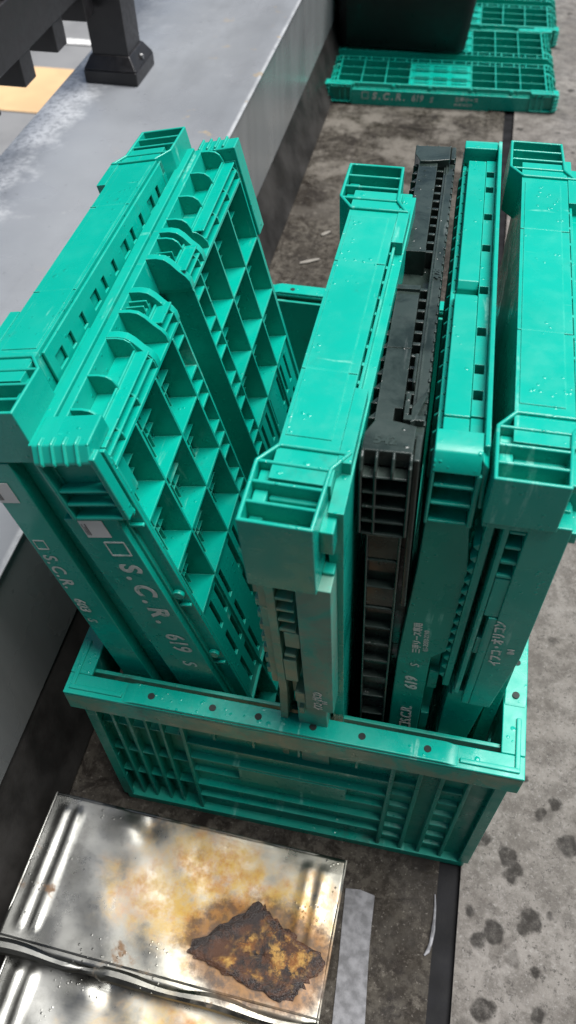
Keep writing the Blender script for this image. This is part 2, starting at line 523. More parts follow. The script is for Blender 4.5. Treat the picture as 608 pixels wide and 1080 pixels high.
def text(body, size, pos, along, top, normal, parent, mat=None, shear=0.0, bold=0.0, name='printed_text', sx=1.0, space=1.0):
    cu = bpy.data.curves.new('t', 'FONT')
    cu.body = body; cu.size = size; cu.shear = shear; cu.space_character = space; cu.offset = bold
    cu.extrude = .00008
    tmp = bpy.data.objects.new('t', cu); col.objects.link(tmp)
    bpy.context.view_layer.update()
    me = bpy.data.meshes.new_from_object(tmp.evaluated_get(bpy.context.evaluated_depsgraph_get()))
    bpy.data.objects.remove(tmp); bpy.data.curves.remove(cu)
    a, t, n = Vector(along), Vector(top), Vector(normal)
    Mx = Matrix((a * sx, t, n)).transposed().to_4x4(); Mx.translation = Vector(pos)
    me.transform(Mx)
    me.materials.clear(); me.materials.append(mat or INK)
    o = bpy.data.objects.new(name, me); col.objects.link(o); o.parent = parent
    return o


def join_mesh(objs, name):           # several bits of lettering on one face -> one printed part
    bm = bmesh.new()
    for o in objs: bm.from_mesh(o.data)
    me = bpy.data.meshes.new(name); bm.to_mesh(me); bm.free()
    me.materials.append(objs[0].data.materials[0])
    p = objs[0].parent
    for o in objs: bpy.data.objects.remove(o)
    n = bpy.data.objects.new(name, me); col.objects.link(n); n.parent = p
    return n


def pose(o, p, r, shift=(0, 0, 0)):
    e = Euler((R(r[0]), R(r[1]), R(r[2])), 'XYZ')
    o.rotation_euler = e
    o.location = Vector(p) + e.to_matrix() @ Vector(shift)


# ------------------------------------------------------------------ setting
XW = -0.0915
def sheet(name, x0, x1, y0, y1, z, mat):
    me = bpy.data.meshes.new(name)
    me.from_pydata([(x0, y0, z), (x1, y0, z), (x1, y1, z), (x0, y1, z)], [], [(0, 1, 2, 3)])
    me.materials.append(mat)
    o = bpy.data.objects.new(name, me); col.objects.link(o)
    return tag(o, kind='structure')

street = sheet('street', -120, 120, -120, 160, -3.0, STREET)
sheet('pavement', -14, -2.6, 7.49, 8.55, -2.99, TAN)
sheet('road_marking', -14, -2.6, 9.2, 9.34, -2.986, PALE)
fl = MB().box(XW - .30, .337, -1.6, 5, -.30, 0).build('floor', WET, None, bevel=0, smooth=False); tag(fl, kind='structure')
dj = MB().box(.337, .3585, -1.6, 5, -.30, -.004).build('drain_joint', DRAIN, None, bevel=0, smooth=False); tag(dj, kind='structure')
pf = MB().box(.3585, 3.2, -1.6, 5, -.30, .002).build('concrete_floor', CONC, None, bevel=0, smooth=False); tag(pf, kind='structure')

wl = thing('parapet_wall', 'low grey painted parapet wall beside the crates with railing post on top', 'wall', (XW, 1.2, 0))
def wpart(mb, name, mat, bevel=.002):
    o = mb.build(name, mat, None, bevel=bevel); o.parent = wl; o.matrix_parent_inverse = Matrix.Translation((-XW, -1.2, 0)); return o
wpart(MB().prism([(XW - .002, .0957), (XW - .002, .2765), (XW - .05, .2765), (XW - .05, .0957)], 1, -1.6, 5), 'face_sheet', FACE, .001)
wpart(MB().prism([(XW + .001, .2766), (XW + .001, .280), (XW - .300, .282), (XW - .318, .279), (XW - .318, .23), (XW - .051, .23), (XW - .051, .2766)], 1, -1.601, 5.001), 'capping', CAPPING, .0012)
wpart(MB().box(XW - .312, XW - .052, -1.6, 5, -3, .2295), 'wall_core', FACE, .0)
wpart(MB().prism([(XW - .03, 0.0), (XW + .034, 0.0), (XW + .028, .012), (XW + .004, .07), (XW - .004, .094), (XW - .03, .094)], 1, -1.6, 5), 'skirting', SKIRT, .003)

bw = MB().box(-.45, 6, -2.1, -1.62, -.3, 4.5).build('sky_block_wall', BLOCKM, None, bevel=.01)  # unseen wall, added to keep sky light off the front faces
tag(bw, 'unseen dark wall added behind the viewer to block sky light', 'light blocker')

# railing on the parapet
rl = thing('railing', 'black metal railing with lower rail, pickets and a flared post base on the parapet', 'railing', (-.3236, 1.066, .28))
def rpart(mb, name, bevel=.0015):
    o = mb.build(name, RAILMAT, None, bevel=bevel); o.parent = rl; o.matrix_parent_inverse = Matrix.Translation((.3236, -1.066, -.28)); return o
b = MB()
def frustum(mb, x0, x1, y0, y1, z0, X0, X1, Y0, Y1, z1):
    k = len(mb.v)
    mb.v += [(x0, y0, z0), (x1, y0, z0), (x1, y1, z0), (x0, y1, z0), (X0, Y0, z1), (X1, Y0, z1), (X1, Y1, z1), (X0, Y1, z1)]
    mb.f += [tuple(k + i for i in q) for q in ((3, 2, 1, 0), (4, 5, 6, 7), (0, 1, 5, 4), (1, 2, 6, 5), (2, 3, 7, 6), (3, 0, 4, 7))]
b.box(-.3685, -.2785, 1.021, 1.111, .2815, .302)
frustum(b, -.3685, -.2785, 1.021, 1.111, .3023, -.3565, -.2905, 1.033, 1.099, .322)
pb = rpart(b, 'post_base', .002)
sc_ = MB(); sc_.cyl((1.066, .311), .005, .004, 0, -.2838, -.2795, 12)
so = sc_.build('fixing_screw', simple('screw_steel', (0.25, 0.25, 0.25), .35, .9), pb, bevel=.0003)
rpart(MB().box(-.354, -.293, 1.0355, 1.0965, .318, 1.25), 'post')
rpart(MB().box(-.366, -.3285, -.9, 1.036, .4235, .4905), 'lower_rail', .002)
rpart(MB().box(-.366, -.3285, 1.096, 3.4, .4235, .4905), 'lower_rail', .002)
for i in range(-9, 5):
    y = .762 + .1125 * i
    if 0.99 < y < 1.0: continue
    rpart(MB().box(-.394, -.3312, y, y + .036, .386, 1.16), 'picket', .0015)
for i in range(0, 16):
    y = 1.13 + .1125 * i
    rpart(MB().box(-.394, -.3312, y, y + .036, .386, 1.16), 'picket', .0015)
rpart(MB().box(-.352, -.297, 3.30, 3.36, .30, 1.25), 'post')

# ------------------------------------------------------------------ open crate
W, D, H = .366, .5556, .2669
oc = thing('open_crate', 'open green folding crate on the floor holding the six upright folded crates', 'crate', (W / 2, D / 2, 0))
OCI = Matrix.Translation((-W / 2, -D / 2, 0))
def op(mb, name, mat=GREEN_OLD, bevel=.0009, parent=None):
    o = mb.build(name, mat, None, bevel=bevel)
    o.parent = parent or oc
    if not parent: o.matrix_parent_inverse = OCI.copy()
    return o
RW = .0185
m = MB()
y0, y1, x0, x1 = -.008, D + .006, -.001, W + .001
zt = H + .001
# rim: flat top flange with lowered corners, an outer lip and an inner lip
def bar(mb, xa, xb, ya, yb, za, zb): mb.box(xa, xb, ya, yb, za, zb)
for (a, bb, c, d) in ((x0, x1, y0, y0 + RW), (x0, x1, y1 - RW, y1)):
    bar(m, a, bb, c, d, zt - .006, zt - .0025)
    m.prism([(a + .050, zt - .0026), (a + .060, zt + .0008), (bb - .060, zt + .0008), (bb - .050, zt - .0026)], 1, c + .0006, d - .0006)
for (a, bb, c, d) in ((x0, x0 + RW, y0 + RW, y1 - RW), (x1 - RW, x1, y0 + RW, y1 - RW)):
    bar(m, a, bb, c + .0002, d - .0002, zt - .006, zt - .0025)
    m.prism([(c + .040, zt - .0026), (c + .050, zt + .0008), (d - .050, zt + .0008), (d - .040, zt - .0026)], 0, a + .0006, bb - .0006)
# corner inner ledge lines
for sx in (0, 1):
    for sy in (0, 1):
        cx = x0 + .004 if sx == 0 else x1 - .008
        cy = y0 + .004 if sy == 0 else y1 - .008
        bar(m, cx, cx + .004, min(cy, cy + (.045 if sy == 0 else -.041)), max(cy + .004, cy + (.045 if sy == 0 else -.041)), zt - .0026, zt - .0008)
        bar(m, min(cx, cx + (.045 if sx == 0 else -.041)), max(cx + .004, cx + (.045 if sx == 0 else -.041)), cy, cy + .004, zt - .0026, zt - .0006)
rim = op(m, 'rim', GREEN, .0012)
m = MB()
th = .003
bar(m, x0, x1, y0, y0 + th, zt - .031, zt - .006); bar(m, x0, x1, y1 - th, y1, zt - .031, zt - .006)
bar(m, x0, x0 + th, y0 + th, y1 - th, zt - .031, zt - .006); bar(m, x1 - th, x1, y0 + th, y1 - th, zt - .031, zt - .006)
for fx in (x0 + .05, x0 + .12, x1 - .12, x1 - .05):
    pass
op(m, 'rim_skirt', GREEN_MUD, .0012)
holes = [(hx, .0008) for hx in (.0723, .1231, .1604, .2041, .2426, .2931)] + [(hx, D - .005) for hx in (.075, .125, .18, .235, .29)]
for hy in (.0593, .0887, .15, .21, .30, .38, .44, .49): holes += [(W - .0085, hy), (.0085, hy + .006)]
for hx, hy in holes:
    op(MB().cyl((hx, hy), .0029, .0029, 2, zt - .004, zt + .0011, 14), 'rim_hole', HOLE, 0, rim)

def end_panel(name, flip):
    m = MB()
    # back sheet
    m.box(.006, W - .006, .016, .0195, .006, zt - .007)
    m.box(.0885, W - .0065, .0098, .0158, .0115, zt - .0315)
    # frame members
    for xa, xb in ((.006, .0095), (.022, .025), (.036, .039), (.052, .055), (.066, .069), (.0865, .090)):
        m.box(xa, xb, .0035 if xa in (.006, .0865) else .006, .016, .012, zt - .031)
    for xa, xb in ((.270, .274), (.293, .2965), (.311, .3145), (.333, .3365), (.3565, .360)):
        m.box(xa, xb, .0035, .016, .012, zt - .031)
    # long shelves
    for z, dpt in ((.206, .005), (.176, .004), (.143, .004), (.112, .0045), (.078, .0035), (.046, .004)):
        m.box(.090, .270, dpt, .016, z, z + .0028)
    for xa, xb in ((.2745, .2928), (.315, .3328)):
        for z in (.205, .176, .147, .118, .089, .060, .034):
            m.prism([(.0055, z), (.016, z), (.016, z + .016), (.012, z + .004), (.0055, z + .003)], 0, xa, xb)
    for z in (.18, .12, .065):
        m.box(.0095, .0863, .008, .016, z, z + .0025)
    for xa in (.13, .16, .185, .20, .225):
        m.box(xa, xa + .005, .006, .016, .064, .0775)
    for xa in (.115, .15, .19, .24):
        m.box(xa, xa + .0025, .006, .016, .190, .2055)
    m.box(.006, W - .006, .002, .0195, .0, .0118)
    # handle boss
    m.box(.135, .235, .003, .0158, .115, .1425)
    if flip:
        m.mirror(1, D / 2)
    return op(m, name, GREEN_OLD, .0006)
front = end_panel('front_panel', False)
end_panel('rear_panel', True)

def side_panel(xa, xb, outer):
    m = MB()
    A = [.0197]
    n = 26
    A = [.0197 + (D - .0394) * i / (n * 2) for i in range(n * 2 + 1)]
    B = [.006 + .008 * i for i in range(32)]
    B = B[:31] + [zt - .007]
    def hole(i, j):
        blk = (i % 2 == 1) and (j % 3 == 1 or j % 3 == 2) and 3 < j < 26
        blk = blk and (i // 2 + j // 3) % 2 == 0 and (i < 18 or i > 34)
        return blk
    m.plate(A, B, hole, 0, xa, xb)
    s = 1 if outer > 0 else -1
    xo0, xo1 = (xb, xb + .010) if s > 0 else (xa - .010, xa)
    for y in [.0035, .05, .10, .15, .20, .255, .30, .35, .40, .45, .50, D - .0035]:
        m.box(xo0, xo1, y - .0015, y + .0015, .012, zt - .031)
    for z in (.05, .10, .15, .20):
        m.box(xo0, xo1 - .002, .004, D - .004, z, z + .0025)
    m.box(min(xo0, xa), max(xo1, xb), .02, D - .02, 0, .0117)
    return op(m, 'side_panel', GREEN_OLD, .0005)
side_panel(.0125, .0155, -1)
side_panel(W - .0155, W - .0125, 1)
m = MB(); m.box(.0156, W - .0156, .0196, D - .0196, .003, .008)
op(m, 'bottom_panel', GREEN_OLD, .0008)
# hinge lug at the lower right corner
m = MB(); m.box(W - .0125, W + .004, .030, .046, .030, .040); m.box(W - .0125, W + .002, .052, .060, .020, .030)
op(m, 'hinge_lug', GREEN, .001)
# dried white paint flecks on the front
def blob(mb, cx, cz, r, y, n=9):
    pl = [(cx + r * (1 + random.uniform(-.5, .5)) * math.cos(2 * math.pi * i / n) * 1.6, cz + r * (1 + random.uniform(-.5, .5)) * math.sin(2 * math.pi * i / n)) for i in range(n)]
    mb.prism(pl, 1, y, y + .0004)
m = MB()
for cx, cz, r_ in ((.155, .094, .0035), (.171, .092, .004), (.132, .150, .002), (.243, .102, .003), (.252, .086, .002), (.120, .172, .0015), (.225, .150, .0012)):
    blob(m, cx, cz, r_, .0154)
op(m, 'paint_fleck', PALE, 0)

# ------------------------------------------------------------------ crate whose grid side shows
def make_grid_crate(label, group):
    o = thing('folded_crate', label, 'crate', group=group)
    Hc, T, L = .527, .044, .350
    # --- frame: front and rear long sides, top and bottom ends
    m = MB()
    m.box(-.0055, .0325, .0, .0055, .150, .4635)
    m.box(.001, .0323, .0003, .0055, .030, .1499)              # smooth printed face
    m.box(.003, .0345, .0055, .0105, .006, .520)
    m.box(.0325, .0440, .0085, .0115, .012, .515)           # rail beside the grid
    m.box(.003, .0440, L - .013, L - .010, .012, .515)
    m.box(.003, .030, L - .010, L - .0015, .03, .44)
    m.box(.004, .0172, .0107, L - .0132, .010, .020)
    # top end strip with a long slit
    m.box(.0005, .0088, .004, L - .004, .030, .5265)
    m.box(.0112, .0178, .006, L - .010, .4985, .5268)
    m.box(.0088, .0112, .006, L - .010, .4985, .5225)
    m.box(-.004, .0006, .03, .115, .485, .524)              # raised worn pad on the outside
    m.box(-.003, .0006, .19, .29, .485, .523)
    frame = m.build('frame', GREEN, o, .0008)
    # --- corner blocks
    def corner(v0, v1, u0, u1, su, front):
        m = MB()
        if front:
            m.box(.003, .0062, v0, v1, u0, u1 - .010)
            m.box(.0395, .0438, v0, v0 + .009, u0, u1 - .006)
            m.box(.0062, .0395, v1 - .012, v1, u0, u1 - .004)
            m.box(.0062, .0395, v0, v1 - .012, u0, u0 + .003)
            m.box(.0062, .0395, v0 + .0006, v1 - .012, u0 + .013, u0 + .0155)
            m.box(.0062, .0395, v0 + .0006, v1 - .012, u0 + .025, u0 + .0275)
            m.prism([(v0 - .0002, u0 + .050), (v0 - .0002, u0 + .053), (v0 + .006, u1 + .0008), (v1, u1 + .0008), (v1, u0 + .050)], 0, .003, .0410)
            for w in (.008, .016, .024, .032):
                m.prism([(v0 - .0016, u0 + .0505), (v0 - .0016, u0 + .0535), (v0 + .0055, u1 + .0022), (v0 + .012, u1 + .0022), (v0 + .012, u0 + .0505)], 0, w, w + .0022)
        else:
            m.box(.012, .0465, v0, v1, u0, u1)
            for w in (.014, .021, .028, .035):
                m.box(w, w + .0022, v0 + .002, v1 + .0014, u0 + .002, u1 + .0018)
        if su: m.mirror(2, Hc / 2)
        return m.build('corner_block', GREEN, o, .0011)
    corner(-.0025, .028, .4648, Hc - .001, False, True)
    corner(-.0025, .028, .4648, Hc - .001, True, True)
    corner(L - .0125, L + .0045, .445, Hc - .001, False, False)
    corner(L - .0125, L + .0045, .445, Hc - .001, True, False)
    # --- pegs in the side recess
    for u in (.463, .370, .287, .195, .105):
        m = MB()
        m.cyl((.0385, u), .0044, .0044, 1, .0048, .0084, 14)
        m.box(.0328, .0438, .0055, .0084, u - .015, u - .0125)
        m.build('hinge_peg', GREEN, o, .0006)
    # --- pocket rows at both ends
    def pockets(su):
        m = MB()
        m.box(.0179, .0440, .012, .1510, .4975, .5005)
        m.box(.0179, .0440, .1845, L - .0135, .4975, .5005)
        def fin(v, t=.0020):
            m.prism([(.0176, .527), (.025, .5266), (.0300, .5252), (.0330, .5222), (.0346, .517), (.0346, .5004), (.0176, .5004)], 1, v - t / 2, v + t / 2)
            m.prism([(.0338, .5150), (.0378, .5134), (.0415, .5098), (.0437, .5055), (.0437, .5004), (.0338, .5004)], 1, v - t / 2 + .0002, v + t / 2 - .0002)
        for v in (.0125, .033, .063, .0985, .126, .1495, .186, .211, .236, .268, .302, .3358): fin(v)
        for va, vb in ((.0985, .1045), (.2175, .2235), (.1235, .127), (.1455, .1515), (.1840, .1900)):
            m.prism([(.0176, .5276), (.0255, .5272), (.0310, .5255), (.0348, .5215), (.0385, .5155), (.0425, .5105), (.0444, .5060), (.0444, .5004), (.0176, .5004)], 1, va, vb)
        for va, vb in ((.0125, .0985), (.127, .1495), (.186, .2175), (.236, .3358)):
            m.box(.0178, .0335, va, vb, .5005, .5115)
            for u in (.5065, .5132):
                m.box(.0335, .0434, va, vb, u, u + .0016)
            m.box(.0326, .0342, va, vb, .5005, .5165)
        m.box(.0178, .030, .127, .1495, .5115, .518)
        for v in (.134, .140): m.box(.0178, .031, v, v + .0014, .518, .5235)
        for v in (.194, .200): m.box(.0178, .031, v, v + .0014, .5115, .5215)
        if su: m.mirror(2, Hc / 2)
        return m.build('pocket_row', GREEN, o, .0005)
    pockets(False); pockets(True)
    # --- the two grid panels
    us = (.028, .085, .140, .195, .335, .390, .4445, .499)
    def panel(vs, strip):
        m = MB()
        for v in vs:
            m.box(.0226, .0440, v - .0011, v + .0011, .026, .4976)
        va, vb = vs[0], vs[-1]
        for k, u in enumerate(us[:-1]):
            m.box(.0226, .0438, va, vb, u - .0011, u + .0011)
        # narrow strip crossbars
        s0, s1 = strip
        k = 0
        u = .042
        while u < .49:
            if not any(abs(u - q) < .006 for q in us):
                m.box(.0335, .0437, s0, s1, u - .0010, u + .0010)
            u += .0278
        # solid slotted field in the middle
        A = [va, va + .012]
        lo = va + .014 if strip[0] > va + .05 else strip[1] + .010
        hi = strip[0] - .010 if strip[0] > va + .05 else vb - .014
        n = 7
        A = [va if strip[0] > va + .05 else strip[1]] + [lo + (hi - lo) * ((i // 2) + (.36 if i % 2 else 0)) / (n - .64) for i in range(2 * n)] + [strip[0] if strip[0] > va + .05 else vb]
        B = [.195, .205, .240, .250, .282, .292, .325, .335]
        m.plate(A, B, lambda i, j: (i % 2 == 1) and (j in (1, 3, 5)) and not (i == 7), 0, .0385, .0415)
        # mesh floor deep in the cells
        na, nb_ = 15, 52
        A = []; B = []
        for i in range(na): A += [va + (vb - va) * i / na, va + (vb - va) * (i + .22) / na]
        A.append(vb)
        for i in range(nb_): B += [.026 + .4716 * i / nb_, .026 + .4716 * (i + .22) / nb_]
        B.append(.4976)
        m.plate(A, B, lambda i, j: i % 2 == 1 and j % 2 == 1, 0, .0206, .0224)
        for u0, u1 in zip(us[:-1], us[1:]):
            if u1 - u0 > .1: continue
            for v0, v1 in zip(vs[:-1], vs[1:]):
                if v1 - v0 < .03: continue
                cv = (v0 + v1) / 2; cu_ = (u0 + u1) / 2
                m.box(.0225, .0310, cv - .0005, cv + .0005, u0, u1)
                m.box(.0225, .0310, v0, v1, cu_ - .0005, cu_ + .0005)
                m.box(.0225, .0268, v0, v1, cu_ - .0135, cu_ - .0127)
                m.box(.0225, .0268, cv + .0095, cv + .0102, u0, u1)
        return m.build('grid_panel', GREEN, o, .0004, 1)
    panel((.0125, .049, .091, .131, .1492), (.131, .1492))
    panel((.1865, .206, .247, .291, .3358), (.1865, .206))
    m = MB(); m.box(.009, .0112, .1497, .186, .02, .497)
    for u in (.10, .2635, .42): m.box(.0113, .020, .1502, .1855, u - .008, u + .008)
    m.build('hinge_gap_web', GREEN, o, .0005)
    # --- print
    al, tp, nm = (0, 0, -1), (1, 0, 0), (0, -1, 0)
    yy = -.0004
    ts = []
    q = MB()
    q.box(.0125, .0135, yy, 0, .425, .440); q.box(.0265, .0275, yy, 0, .425, .440)
    q.box(.0135, .0265, yy, 0, .4390, .4402); q.box(.0135, .0265, yy, 0, .4248, .4260)
    ts.append(q.build('q', INK, o, 0, smooth=False))
    ts.append(text('S.C.R.', .0205, (.0130, yy, .416), al, tp, nm, o, shear=.14, bold=.0007, sx=1.0, space=1.5))
    ts.append(text('619', .0205, (.0125, yy, .326), al, tp, nm, o, shear=.14, bold=.0003, sx=.85))
    ts.append(text('S', .0155, (.0120, yy, .285), al, tp, nm, o, shear=.25, bold=.0002))
    ts.append(text('三甲リース', .0105, (.0175, yy, .228), al, tp, nm, o, bold=.0003))
    ts.append(text('03-3593-2210', .0070, (.0075, yy, .228), al, tp, nm, o, bold=.0002))
    join_mesh(ts, 'printed_text')
    return o


def sticker(parent, x0, x1, u0, u1, y=-.0006):
    s = MB().box(x0, x1, y, y + .0005, u0, u1).build('label_sticker', STICKER, parent, .0002)
    m = MB()
    for k in range(3):
        m.box(x0 + .0012 + .0012 * k, x0 + .0018 + .0012 * k, y - .0002, y, u0 + .003, u1 - .003 - .003 * (k % 2))
    m.build('small_print', STICKER_INK, s, 0, smooth=False)
    return s

GU = 'folded crates standing in the open crate'
GF = 'folded crates lying flat on the floor'
c2 = make_grid_crate('upright folded green crate with ribbed grid side showing and large letters S.C.R. 619', GU)
pose(c2, (.145, .030, .012), (.9, -12.8, .6))
f1 = copy_tree(c2); f2 = copy_tree(c2)
sticker(c2, .004, .0215, .445, .4625)
for f, (fx, fy) in ((f1, (.449, 1.668)), (f2, (.449, 2.030))):
    f.rotation_euler = (R(0), R(-90), R(3.0) if f is f1 else R(1.6))
    f.location = (fx, fy, .001)
tag(f1, 'flat green grid crate nearest the viewer on the floor in front of the black tub', 'crate', GF)
tag(f2, 'flat green grid crate farther back, mostly hidden under the black tub', 'crate', GF)


# ------------------------------------------------------------------ crates whose smooth long band shows on top
def make_band_crate(label, V0, V1, bu=.478, mirror=False, variant='A', Hc=.54):
    o = thing('folded_crate', label, 'crate', group=GU)
    MA = .050                            # mirror width
    def fin(m, name, mat=GREEN, bevel=.0009, parent=None):
        if mirror: m.mirror(0, MA / 2)
        return m.build(name, mat, parent or o, bevel)
    BW = .050
    if variant == 'D': BW = .052
    # body
    m = MB()
    m.box(.0095, .0425, V0 + .030, V1 - .030, .004, Hc - .0012)
    m.box(.0426, BW + .001, V0 + .020, V1 - .020, .02, Hc - .010)
    m.box(.0426, BW, V0 + .046, V0 + .100, Hc - .055, Hc - .0008)
    m.box(.0426, BW, V1 - .085, V1 - .048, Hc - .055, Hc - .0006)
    m.box(.0120, .0370, V0 + .060, V1 - .060, Hc - .0013, Hc - .0007)     # faint raised band
    for v in (.35, .66):
        vv = V0 + (V1 - V0) * v
        m.box(.0097, .0423, vv - .0006, vv + .0006, Hc - .0012, Hc - .0005)
    m.box(.0437, .0455, V0 + .1, V1 - .085, Hc - .012, Hc - .004)
    n = 9
    for i in range(n):
        v = V0 + .106 + (V1 - V0 - .20) * i / (n - 1)
        m.box(.0427, .0437, v, v + .0025, Hc - .011, Hc - .0035)
    fin(m, 'frame', GREEN, .0010)
    # corner blocks
    def block(rear):
        m = MB()
        if mirror: pr = [(0.0, V0), (.040, V0), (.041, V0 + .040), (.050, V0 + .053), (.010, V0 + .053), (0.0, V0 + .040)]
        else: pr = [(0.0, V0), (.0395, V0), (.0415, V0 + .040), (.0498, V0 + .053), (.010, V0 + .053), (0.0, V0 + .040)]
        m.ring(pr, .0022, bu, Hc + .0006)
        m.prism([(.0015, V0 + .0015), (.0385, V0 + .0015), (.0402, V0 + .0395), (.048, V0 + .0522), (.011, V0 + .0522), (.0015, V0 + .0395)], 2, bu + .0006, Hc - .0145)
        for v in (.0135, .0265, .0400):
            m.box(.0018, .0398, V0 + v - .001, V0 + v + .001, Hc - .0150, Hc - .0002)
        m.box(.003, .0105, V0 + .0005, V0 + .0125, Hc - .0145, Hc - .0115)
        m.box(.003, .0105, V0 + .0145, V0 + .0255, Hc - .0145, Hc - .0060)
        m.box(.003, .0105, V0 + .0275, V0 + .0385, Hc - .0145, Hc - .0060)
        m.box(.0110, .0390, V0 + .036, V0 + .039, Hc - .0145, Hc - .0095)
        m.box(.0110, .0390, V0 + .0225, V0 + .0255, Hc - .0145, Hc - .0095)
        # side shoulder seen beside the block
        m.box(.0400, .0475, V0 + .010, V0 + .052, bu + .028, Hc - .014)
        m.box(.0400, .0470, V0 + .013, V0 + .050, bu - .006, bu + .004)
        if rear: m.mirror(1, (V0 + V1) / 2)
        return fin(m, 'corner_block', GREEN, .0009)
    block(False); block(True)
    m = MB()
    y = V0 + .012
    if variant == 'D':
        m.prism([(.0255, bu + .002), (.0480, bu + .002), (.0485, .365), (.041, .288), (.0255, .288)], 1, y - .010, y + .020)
        m.prism([(.0005, bu + .002), (.0260, bu + .002), (.0260, bu - .006), (.0005, bu - .006)], 1, y - .0098, y + .020)
        m.box(.0200, .0257, y - .0096, y + .020, .288, .408)
        m.box(.0478, .0520, y - .008, y + .02, bu - .012, bu - .003)
        m.prism([(.010, .2875), (.040, .2875), (.030, .15), (.030, .0), (.012, .0)], 1, y - .003, y + .020)
        pn = fin(m, 'side_face', GREEN, .0008)
        m = MB()
        m.box(.0040, .0090, y - .004, y + .018, .30, bu - .006)
        m.box(.0130, .0165, y - .0085, y + .018, .30, bu - .006)
        m.box(.0165, .0258, y + .002, y + .018, .30, bu - .006)
        for u in (.452, .466, .480, .494): m.box(.0165, .0256, y - .0090, y + .003, u, u + .0025)
        m.box(.0167, .0257, y - .0088, y + .003, .4505, .409)
        m.box(.0170, .0205, y - .008, y + .003, .36, .38)
        for i in range(14): m.prism([(.0040, .31 + .012 * i), (.0000, .314 + .012 * i), (.0040, .318 + .012 * i)], 1, y - .003, y + .018)
        m.box(.012, .024, y - .006, y + .016, .292, .300)
        m.box(.010, .020, y - .006, y + .016, .20, .215); m.box(.018, .026, y - .006, y + .016, .165, .18)
        fin(m, 'handle_recess', GREEN, .0006)
        pts = [text('イフコ・オリコン', .0088, (.0365, y - .0105, .352), (-.10, 0, .995), (-.995, 0, -.10), (0, -1, 0), o, bold=.0003, sx=.80),
               text('IN', .0062, (.0430, y - .0105, .370), (-.10, 0, .995), (-.995, 0, -.10), (0, -1, 0), o, bold=.0002),
               text('S.C.R. 923', .0120, (.0290, y - .0035, .150), (0, 0, 1), (-1, 0, 0), (0, -1, 0), o, shear=.2, bold=.0003)]
        join_mesh(pts, 'printed_text')
    elif variant == 'A':
        m.prism([(.0265, bu + .001), (.0470, bu + .001), (.0470, .304), (.0265, .304)], 1, y - .0095, y + .022)
        m.prism([(.018, .3045), (.0405, .3045), (.0405, .0), (.014, .0)], 1, y - .003, y + .022)
        fin(m, 'side_face', GREEN_DUSTY, .0008)
        m = MB()
        m.box(.0025, .0075, y - .006, y + .018, .335, bu - .004)
        m.box(.0078, .0135, y - .0085, y + .018, .330, bu - .004)
        m.box(.0137, .0262, y + .004, y + .018, .30, bu - .002)
        for u in (.459, .446, .433, .420): m.box(.0137, .0245, y - .0085, y + .005, u, u + .0028)
        m.box(.0165, .0264, y - .0088, y + .005, .400, .4195)
        m.box(.0137, .0225, y - .0086, y + .005, .347, .379)
        m.box(.0150, .0225, y - .0086, y + .005, .385, .388)
        m.box(.0190, .0262, y - .0084, y + .005, .312, .328)
        m.box(.0200, .0240, y - .0065, y + .005, .285, .296)
        for i in range(8): m.box(-.0010, .0026, y - .003, y + .018, .342 + .016 * i, .350 + .016 * i)
        # lower corner of the handle opening, shiny guide on the left
        m.prism([(.006, .33), (.012, .33), (.004, .15), (-.002, .15)], 1, y - .002, y + .02)
        fin(m, 'handle_recess', GREEN_MUD, .0006)
        m = MB()
        pts = [text('イフコ・オリコン', .0078, (.0385, y - .0100, .308), (0, 0, 1), (-1, 0, 0), (0, -1, 0), o, bold=.0003, sx=.50),
               text('IN', .0050, (.0425, y - .0100, .320), (0, 0, 1), (-1, 0, 0), (0, -1, 0), o, bold=.0002)]
        join_mesh(pts, 'printed_text')
    else:
        # printed face (mirrored crate that leans on the left)
        m.box(.0250, .0500, y - .0115, y + .020, .040, bu - .001)
        m.box(.0080, .0248, y - .002, y + .020, .02, bu - .001)
        fin(m, 'side_face', GREEN, .0008)
        m = MB()
        Bv = [V0 + .058]
        for i in range(12):
            v = V0 + .066 + i * .0205
            Bv += [v, v + (.006 if i % 3 else .0115)]
        Bv += [V1 - .055]
        m.plate(Bv, [Hc - .06, Hc - .0225, Hc - .0125, Hc - .0030], lambda i, j: j == 1 and i % 2 == 1, 0, .0068, .0088)
        m.box(.0012, .0067, V0 + .05, V1 - .05, Hc - .09, Hc - .062)
        fin(m, 'side_rib', GREEN, .0005)
        al, tp, nm = (0, 0, -1), (1, 0, 0), (0, -1, 0)
        yy = y - .0119
        q = MB(); q.box(.0035, .0042, yy, yy + .0003, .414, .424); q.box(.0118, .0125, yy, yy + .0003, .414, .424)
        q.box(.0042, .0118, yy, yy + .0003, .4232, .4241); q.box(.0042, .0118, yy, yy + .0003, .4139, .4148)
        pts = [q.build('q', INK, o, 0, smooth=False),
               text('S.C.R.', .0140, (.0035, yy, .408), al, tp, nm, o, shear=.14, bold=.0003, sx=.95, space=1.25),
               text('603', .0115, (.0035, yy, .355), al, tp, nm, o, shear=.25, bold=.0003),
               text('S', .0100, (.0035, yy, .328), al, tp, nm, o, shear=.25, bold=.0002)]
        join_mesh(pts, 'printed_text')
        sticker(o, .0005, .0150, .463, .482, yy - .0003)
    return o


A = make_band_crate('upright folded green crate with dusty handle side, directly left of the black crate', -.015, .302)
pose(A, (.182, .026, .012), (3.74, -1.48, -1.2))
Dc = make_band_crate('upright folded green crate with broad smooth top, rightmost in the open crate', -.001, .358, bu=.504, variant='D')
pose(Dc, (.2924, .026, .012), (-.07, -.2, .57))
L1 = make_band_crate('upright folded green crate leaning leftmost over the grey parapet, marked S.C.R. 603', .003, .350, bu=.500, mirror=True, variant='L')
pose(L1, (.102, .022, .012), (-.3, -11.6, .2), (-.018, 0, 0))


